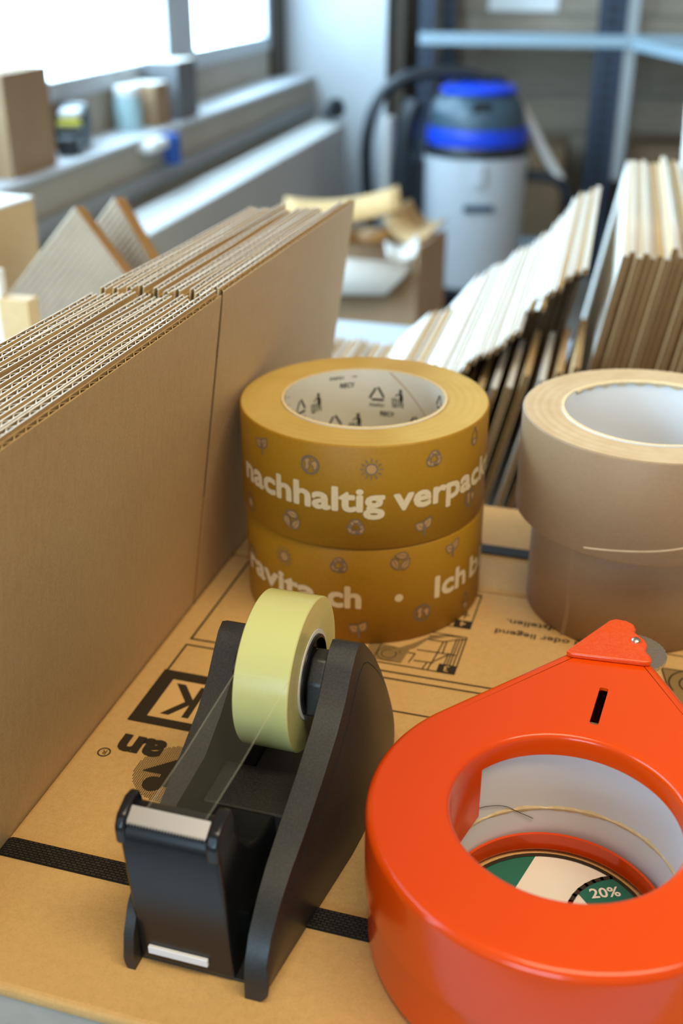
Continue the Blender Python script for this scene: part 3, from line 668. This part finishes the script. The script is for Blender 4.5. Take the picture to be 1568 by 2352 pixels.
# printed round card seen through the hole
pc = thing('round_card', 'green and white round card with 20% seen through the red dispenser', 'card', (RC[0], RC[1], .0), (0, 0, -R_(2)))
MB().lathe([(.0001, 0), (.0352, 0), (.0352, .0009), (.0001, .0009)], 72).build('card', 'cream', pc, smooth=40)
def clipc(polys, r=.0345):
    out = []
    circ = [(r*cos(2*pi*i/48), r*sin(2*pi*i/48)) for i in range(48)]
    for p in polys:
        q = p
        for i in range(48):
            a, c = circ[i], circ[(i+1) % 48]; ex_, ey_ = c[0]-a[0], c[1]-a[1]; r_ = []
            for j in range(len(q)):
                s, t_ = q[j], q[(j+1) % len(q)]
                ds = ex_*(s[1]-a[1])-ey_*(s[0]-a[0]); dt = ex_*(t_[1]-a[1])-ey_*(t_[0]-a[0])
                if ds >= 0: r_.append(s)
                if ds*dt < 0: k_ = ds/(ds-dt); r_.append((s[0]+k_*(t_[0]-s[0]), s[1]+k_*(t_[1]-s[1])))
            q = r_
            if len(q) < 3: break
        if len(q) >= 3: out.append(q)
    return out
Lc = [(clipc([[(-.032, .002), (-.020, .002), (.002, .040), (-.014, .040)]]), 'green', .0001), (clipc(tf(stroke([(-.040, .010), (-.020, .040)], .0012), 1)), 'ink', .00012),
      (clipc(stroke(arc(.027, .003, .0215, 0, 360, 40), .0016)), 'ink', .0004), (clipc([[(.027+.0207*cos(R_(a)), .003+.0207*sin(R_(a))) for a in range(20, 145, 8)]+[(.015, .009), (.039, .007)]]), 'green', .00025),
      (ring(0, 0, .0337, .0352, 72), 'ink', .0003), (tf(text2d('20%', .0042, .0105, .02), 1, .0205, .0150, 8), 'cream', .0005)]
flat('card_print', Lc, pc, lambda x, y, l: (x, y, .0009+l))

# ------------------------------------------------------------------ leaning sheets behind the carton (right)
def sheet(label, group, xb, top, ya, yb, th, lean, edge_white, name='cardboard_sheet', face='kraft', zb=TZ, cut=None):
    a = math.atan(lean); hh = (top-zb)/cos(a)
    c = thing(name, label, 'cardboard sheet', room(xb, ya, zb), (0, a, -ROOM), group); Ly = yb-ya
    P = [(0, 0), (Ly, 0), (Ly, hh), (0, hh)] if not cut else [(cut[0], 0), (Ly, 0), (Ly, hh), (0, hh), (0, hh-.004), (cut[0], max(.01, hh-cut[1]))]
    def slab(nm, xa, xb_, m, dz=0):
        MB().prism([(y, min(z, hh-dz)) for y, z in P], lambda y, z: (xa, y, z), lambda y, z: (xb_, y, z)).build(nm, m, c, smooth=0)
    slab('fluted_middle', -th+.0004, -.0004, 'flute_shade', .0004); slab('liner', -th, -th+.0004, face); slab('liner', -.0004, 0, 'kraft')
    m = MB(); n = int(Ly/.0045)
    for i in range(n): m.box((-th+.0005, i*.0045+.0005, hh-.0003), (-.0005, i*.0045+.0030, hh+.0001))
    o = m.build('cut_edge', 'edge' if edge_white else 'edge_tan', c, smooth=0); o['kind'] = 'stuff'
    return c
GA = 'sheets in the tall pile at the right edge'
lx = .0188                                              # tall pile: left face at top x' of near-left corner
def nth(i, n): return ORD[i]
n = 14
for i in range(n):
    th = .0045; L_ = 'tall cardboard sheet with a bright white left face, leftmost of the tall pile' if i == 0 else 'tall cardboard sheet, %s from the left in the tall pile' % ORD[i]
    topz = .106+random.uniform(-.0025, .0025)+(0 if i not in (7,) else .004); xt = -.0002+.0047*(i+1)-.0
    k = .17; sheet(L_, GA, xt-k*(topz-TZ)+.012, topz, .772+random.uniform(-.004, .012)+(.006 if i in (3, 4, 5) else 0), 1.178+random.uniform(-.006, .006), th, k, i not in (5, 9), face='white_liner' if i == 0 else 'kraft')
sheet('white faced sheet at the right edge of the photo, taller than the pile', GA, .0810, .240, .85, 1.215, .0045, -.05, True, face='white_liner')
n = 22; GB = 'sheets in the stepped middle pile'
for i in range(n):                                       # right (high, steep) to left (low, slanting)
    f = i/(n-1); x_t = -.010-.112*f; zt = interp([(-.125, -.0100), (-.0597, .0388), (-.0264, .0830), (-.010, .093)], x_t)+random.uniform(-.002, .002)
    k = .20+.58*f; L_ = 'cardboard sheet, %s from the right in the stepped middle pile' % ORD[i] if i < n-1 else 'cardboard sheet at the low left end of the stepped middle pile'
    near = .775+random.uniform(-.005, .006)+(.035 if i in (6, 7) else 0)+(.02 if i < 3 else 0)
    sheet(L_, GB, x_t-k*(zt-TZ), zt, near, 1.12+random.uniform(-.012, .010), .0042, k, i % 2 == 0, face='white_liner', cut=(.10, .035))
GC_ = 'low slanting sheets'
for i in range(6):
    zt = -.0165-.0012*i+random.uniform(-.001, .001); x_t = -.1265-.0060*i; k = .86+.03*i
    sheet('low slanting sheet, %s from the right beside the stepped middle pile' % ORD[i], GC_, x_t-k*(zt-TZ), zt, .675+.004*i, 1.05-.004*i, .0036, k, i in (0, 1, 5), face='white_liner' if i in (0, 1, 3, 5) else 'kraft')
GE = 'short sheets under the stepped pile'
for i in range(9):
    x_t = -.100+.0115*i; zt = interp([(-.1, -.012), (-.05, .018), (0, .036)], x_t)+random.uniform(-.003, .003)
    sheet('short brown sheet, %s from the left under the stepped pile' % ORD[i], GE, x_t-.24*(zt-TZ), zt, .742+random.uniform(-.004, .01), .858, .0046, .24, i in (3, 4, 6), face='white_liner' if i in (3, 6) else 'kraft')
GD = 'lowest striped sheets'
for i in range(14):
    zt = -.050+random.uniform(-.0012, .0012); x_t = -.1895-.0062*i
    sheet('lowest cardboard sheet, %s from the right behind the gold rolls' % ORD[i], GD, x_t-1.02*(zt-TZ), zt, .69, 1.01+.0016*i+random.uniform(-.004, .004), .0036, 1.02, i % 2 == 0, face='white_liner' if i % 2 else 'kraft')

# ------------------------------------------------------------------ left middle distance, on the table
def carton(name, label, loc, rz, sx, sy, sz, m, mt=None, group=None, flaps=True, cat='carton'):
    c = thing(name, label, cat, loc, (0, 0, rz), group)
    MB().box((-sx/2, -sy/2, 0), (sx/2, sy/2, sz-.003)).build('body', m, c, smooth=0, bevel=.003)
    g_ = sy*.006
    MB().box((-sx/2, -sy/2, sz-.003), (sx/2, -g_, sz)).build('flap', mt or m, c, smooth=0, bevel=.001)
    MB().box((-sx/2, g_, sz-.003), (sx/2, sy/2, sz)).build('flap', mt or m, c, smooth=0, bevel=.001)
    return c
carton('small_carton', 'closed tan carton with a lid coloured as lit at the left edge behind the stack', (-.412, 1.12, TZ), -ROOM-.12, .165, .11, .172, 'kraft', 'white_liner')  # white on the lid stands for window light falling on the top
w_ = thing('white_panel', 'pale upright board at the left edge below the tan carton', 'board', (-.292, .80, TZ), (0, 0, -.25))
MB().box((-.10, -.004, 0), (.045, .004, .187)).build('panel', 'white_liner', w_, smooth=0, bevel=.001)
MB().box((.0455, -.012, 0), (.070, .004, .168)).build('edge_strip', 'kraft', w_, smooth=0, bevel=.001)
def pad(label, loc, rz, tilt, side, th):                # thick corrugated pad standing on one corner
    c = thing('corrugated_pad', label, 'corrugated board', loc, (R_(-8), 0, rz), 'corrugated pads'); b = MB(); m_ = 46
    T = Matrix.Translation((0, 0, side*(sin(R_(tilt))+0)+.0005)) @ Matrix.Rotation(R_(tilt), 4, 'Y')
    for sgn in (-1, 1):
        L_ = []
        for i in range(m_+1):
            u = side*i/m_; y = sgn*(th/2+(.0009 if i % 2 else -.0009)); L_.append([T @ Vector((u, y, 0)), T @ Vector((u, y, side))])
        b.loops(L_, False)
    o = b.build('ribbed_face', 'corr_paper', c, smooth=0)
    b = MB()
    for k in range(4):
        y0 = -th/2+.001+k*(th-.002)/4; b.box((.0005, y0+.0004, .0005), (side-.0005, y0+(th-.002)/4-.0004, side-.0005), 0, T)
    b.build('layer', 'kraft_dark', c, smooth=0)
    return c
pad('thick corrugated pad standing on its corner behind the stack', (-.332, 1.03, TZ), R_(-28), 43, .134, .014)
pad('second corrugated pad leaning right behind the cornered pad', (-.300, 1.09, TZ), R_(-38), 44, .134, .014)

# ------------------------------------------------------------------ things on the window sill
SZ = -.122
carton('tall_carton', 'tall tan carton standing on the sill at the left edge', room(-1.262, 2.20, SZ), -ROOM, .11, .20, .205, 'carton_tan')
carton('grey_box', 'grey box with a white lid on the sill below the window mullion', room(-1.255, 3.12, SZ), -ROOM, .10, .15, .155, 'carton_grey', 'white_liner')
carton('small_white_box', 'small tan and white box left of the grey box on the sill', room(-1.262, 2.955, SZ), -ROOM, .09, .10, .11, 'carton_tan', 'white_liner')
TG = 1.45
tw = thing('tape_gun', 'small black and yellow hand tool lying on the sill', 'tool', room(-1.262, 2.50, SZ), (0, 0, -ROOM+.3))
MB().lathe([(.0001, -.02), (.034, -.02), (.036, 0), (.034, .02), (.0001, .02)], 28, axis='x', c=(0, .03, .036)).build('wheel', 'vac_dark', tw)
MB().box((-.018, -.075, .0), (.018, -.01, .030)).build('grip', 'vac_dark', tw, smooth=0, bevel=.008)
MB().box((-.019, -.055, .0301), (.019, -.006, .040)).build('body', 'vac_dark', tw, smooth=0, bevel=.004)
MB().box((-.0185, -.040, .0402), (.0185, -.018, .050)).build('trigger', 'yellow', tw, smooth=0, bevel=.004)
MB().box((-.018, -.03, .0505), (.018, .012, .066)).build('cover', 'sill', tw, smooth=0, bevel=.010)
tw.scale = (TG, TG, TG)
jar = thing('teal_jar', 'pale teal jar with a white lid on the sill', 'jar', room(-1.27, 2.84, SZ))
MB().lathe([(.0001, 0), (.034, 0), (.036, .01), (.036, .075), (.030, .088), (.0001, .088)], 32).build('glass_body', 'teal', jar)
MB().lathe([(.0001, .112), (.030, .112), (.033, .108), (.033, .089), (.0001, .089)], 32).build('lid', 'paper', jar)
pb = thing('blue_capped_tube', 'white tube with a blue cap hanging over the sill edge', 'tube', room(-1.15, 2.80, -.2145), (0, 0, -ROOM))
MB().box((-.05, -.09, .055), (.0, .02, .083)).build('body', 'paper', pb, smooth=0, bevel=.010)
MB().lathe([(.0001, .0), (.022, .0), (.024, .01), (.024, .075), (.0001, .08)], 24, c=(-.005, .045, 0.01)).build('cap', 'blue', pb)
cs = tag(MB().tube(catmull([(-.02, 0, .0), (0, .02, .03), (.015, .05, .035), (.02, .09, .01)], 5), .028, 10).build('dark_cloth', 'vac_dark', None, loc=room(-1.04, 4.16, -.24)), 'dark bundle on the far end of the radiator', 'cloth')

# ------------------------------------------------------------------ scrap carton on the floor
bn = thing('scrap_carton', 'open carton full of cardboard scraps on the floor before the vacuum cleaner', 'carton', (.155-.2*.929+.1*.370, 2.2+.2*.370+.1*.929, ZF), (0, 0, -.379))
bw, bd, bh = .40, .20, .575
for a_, c_ in (((-bw/2, -bd/2, 0), (bw/2, -bd/2+.006, bh-.04)), ((-bw/2, bd/2-.006, 0), (bw/2, bd/2, bh)), ((-bw/2, -bd/2+.0061, 0), (-bw/2+.006, bd/2-.0061, bh)), ((bw/2-.006, -bd/2+.0061, 0), (bw/2, bd/2-.0061, bh+.01))):
    MB().box(a_, c_).build('wall_panel', 'carton_tan', bn, smooth=0, bevel=.002)
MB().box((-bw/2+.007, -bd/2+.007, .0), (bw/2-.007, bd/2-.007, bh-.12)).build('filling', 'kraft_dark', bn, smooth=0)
fl = MB(); fl.loops([[(-bw/2, -bd/2+.003, bh-.035), (bw/2-.01, -bd/2+.003, bh-.035)], [(-bw/2, -bd/2-.012, bh-.020), (bw/2-.01, -bd/2-.014, bh-.018)], [(-bw/2, -bd/2-.04, bh-.050), (bw/2-.015, -bd/2-.045, bh-.035)], [(-bw/2+.01, -bd/2-.06, bh-.105), (bw/2-.05, -bd/2-.055, bh-.075)]], False)
o = fl.build('flap', 'white_liner', bn); so = o.modifiers.new('s', 'SOLIDIFY'); so.thickness = .004
def scrap(label, dx, dy, dz, rx, ry, rz, sx, sy, curl, m):
    c = MB(); L_ = []
    for i in range(9):
        s = i/8-.5; L_.append([(s*sx, -sy/2, curl*(s*s*4)), (s*sx, sy/2, curl*(s*s*4))])
    c.loops(L_, False); p = bn.matrix_basis @ Vector((dx, dy, dz))
    o = c.build('cardboard_scrap', m, None, loc=p, rot=(rx, ry, rz-ROOM)); so = o.modifiers.new('s', 'SOLIDIFY'); so.thickness = .005
    return tag(o, label, 'cardboard scrap', 'scraps in the carton')
scrap('pale curled cardboard scrap lying on top of the scrap carton', -.01, .02, bh+.045, .35, -.10, .25, .25, .09, .02, 'edge_tan')
scrap('brown curled scrap in the middle of the scrap carton', .03, -.03, bh-.01, -.2, .25, .9, .16, .10, .04, 'kraft_dark')
scrap('orange brown scrap at the right of the scrap carton', .14, .05, bh+.01, .3, .35, -.3, .10, .10, .03, 'kraft')
scrap('white scrap at the right rim of the scrap carton', .15, -.04, bh-.02, .3, -.2, .2, .07, .06, .02, 'white_liner')

# ------------------------------------------------------------------ vacuum cleaner
vc = Vector((.458, 3.87, ZF)); va = thing('vacuum_cleaner', 'large wet and dry vacuum cleaner with pale tank and blue ring', 'vacuum cleaner', vc)
def vz(z): return z-ZF
MB().lathe([(.0001, vz(-.765)), (.160, vz(-.765)), (.166, vz(-.75)), (.178, vz(-.310)), (.178, vz(-.302)), (.0001, vz(-.302))], 64).build('tank', 'vac_tank', va)
MB().lathe([(.0001, .045), (.150, .045), (.172, .06), (.172, .085), (.150, .09), (.0001, .09)], 48).build('base_ring', 'vac_dark', va)
for k in range(4):
    a = R_(45+90*k); MB().lathe([(.0001, -.012), (.024, -.012), (.024, .012), (.0001, .012)], 20, axis='x', c=(.15*cos(a), .15*sin(a), .0245)).build('castor', 'vac_dark', va)
MB().lathe([(.0001, vz(-.301)), (.181, vz(-.301)), (.183, vz(-.285)), (.176, vz(-.266)), (.0001, vz(-.266))], 64).build('rim', 'vac_dark', va)
MB().lathe([(.0001, vz(-.265)), (.171, vz(-.265)), (.173, vz(-.240)), (.168, vz(-.214)), (.0001, vz(-.214))], 64).build('blue_ring', 'vac_blue', va)
MB().lathe([(.0001, vz(-.213)), (.160, vz(-.213)), (.158, vz(-.175)), (.146, vz(-.135)), (.120, vz(-.112)), (.0001, vz(-.108))], 64).build('motor_head', 'vac_head', va)
MB().lathe([(.0001, vz(-.107)), (.130, vz(-.107)), (.130, vz(-.098)), (.112, vz(-.086)), (.070, vz(-.078)), (.0001, vz(-.076))], 48).build('blue_lid', 'vac_blue', va)
MB().tube(catmull([(-.085, -.02, vz(-.090)), (-.07, -.02, vz(-.068)), (0, -.02, vz(-.060)), (.07, -.02, vz(-.068)), (.085, -.02, vz(-.090))], 5), .010, 10).build('carry_handle', 'vac_dark', va)
MB().box((-.035, -.152, vz(-.165)), (.025, -.138, vz(-.125))).build('switch', 'vac_dark', va, smooth=0, bevel=.006)
MB().box((-.052, -.1815, vz(-.470)), (.048, -.168, vz(-.446))).build('badge', 'vac_badge', va, smooth=0, bevel=.003)
MB().box((-.022, -.190, vz(-.385)), (.012, -.170, vz(-.312))).build('latch', 'vac_tank', va, smooth=0, bevel=.004)
V = lambda x, z, y=0: (x-vc.x, y, vz(z))
MB().tube(catmull([V(.118, -.70, .02), V(.098, -.52, 0), V(.085, -.36, -.02), V(.088, -.24, -.03), V(.125, -.125, -.02), V(.20, -.070, -.02), V(.29, -.048, -.02), V(.39, -.048, -.02), V(.465, -.068, -.02), V(.50, -.10, -.02)], 6), .021, 12).build('hose', 'vac_dark', va)
MB().tube(catmull([V(.215, -.73, -.03), V(.200, -.5, -.03), V(.205, -.33, -.03), V(.225, -.20, -.03), V(.250, -.135, -.03)], 6), .034, 12).build('hose_return', 'vac_dark', va)
MB().tube([V(.165, -.62, .10), V(.165, -.20, .10)], .020, 12).build('wand_holder', 'wand', va)
MB().tube([V(.250, -.70, .05), V(.255, -.32, .02)], .062, 14).build('filter_pipe', 'vac_dark', va)
MB().tube(catmull([V(.545, -.100, .05), V(.575, -.120, .03), V(.625, -.190, 0), V(.690, -.300, -.02), V(.750, -.388, -.03)], 6), .017, 12).build('wand', 'wand', va)
MB().tube(catmull([V(.630, -.378, .0), V(.690, -.380, -.02), V(.745, -.392, -.03), V(.785, -.450, -.03), V(.800, -.540, -.02), V(.800, -.70, 0)], 6), .020, 12).build('wand_hose', 'vac_dark', va)

# ------------------------------------------------------------------ shelving at the back
sf = thing('steel_shelf', 'dark blue steel shelving unit against the back wall', 'shelf', room(0, 0, ZF), RZ)
def post(x0, x1, y):
    p = MB().box((x0, y, 0), (x1, y+.006, 2.0)).box((x0, y+.0061, 0), (x0+.006, y+.05, 2.0)).build('post', 'navy', sf, smooth=0)
    hm = MB()
    for i in range(44): hm.box((x0+.35*(x1-x0), y-.0012, .10+i*.042), (x0+.65*(x1-x0), y, .118+i*.042))
    o = hm.build('slot', 'hole', p, smooth=0); o['kind'] = 'stuff'
post(-.748, -.690, 4.30); post(-.110, -.010, 4.30); post(-.748, -.690, 4.84); post(-.110, -.010, 4.84); post(1.05, 1.13, 4.30)
MB().box((-.745, 4.285, vz(.004)), (-.0, 4.299, vz(.046))).build('beam', 'beam', sf, smooth=0, bevel=.003)
MB().box((.0, 4.285, vz(.004)), (1.1, 4.299, vz(.046))).build('beam', 'beam', sf, smooth=0, bevel=.003)
MB().box((-.009, 4.302, vz(-.45)), (.030, 4.306, vz(.60))).build('post_flange', 'trim_grey', sf, smooth=0)
MB().prism([(.02, 4.284), (.30, 3.45), (.325, 3.46), (.045, 4.284)], lambda x, y: (x, y, vz(.0)), lambda x, y: (x, y, vz(.034))).build('side_beam', 'beam', sf, smooth=0)
MB().box((-.745, 4.301, vz(.010)), (1.1, 4.83, vz(.022))).build('shelf_board', 'beam', sf, smooth=0)
MB().box((-.745, 4.301, .10), (1.1, 4.83, .115)).build('shelf_board', 'beam', sf, smooth=0)
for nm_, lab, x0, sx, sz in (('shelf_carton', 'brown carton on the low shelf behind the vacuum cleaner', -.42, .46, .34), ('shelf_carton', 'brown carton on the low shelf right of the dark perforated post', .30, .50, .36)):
    carton(nm_, lab, room(x0, 4.60, ZF+.115), -ROOM, sx, .36, sz, 'carton_shaded')
ns = tag(rbox('notice_sheet', (-.57, 4.925, .095), (-.29, 4.9279, .48), 'paper'), 'white paper sheet pinned to the back wall above the shelf', 'paper')
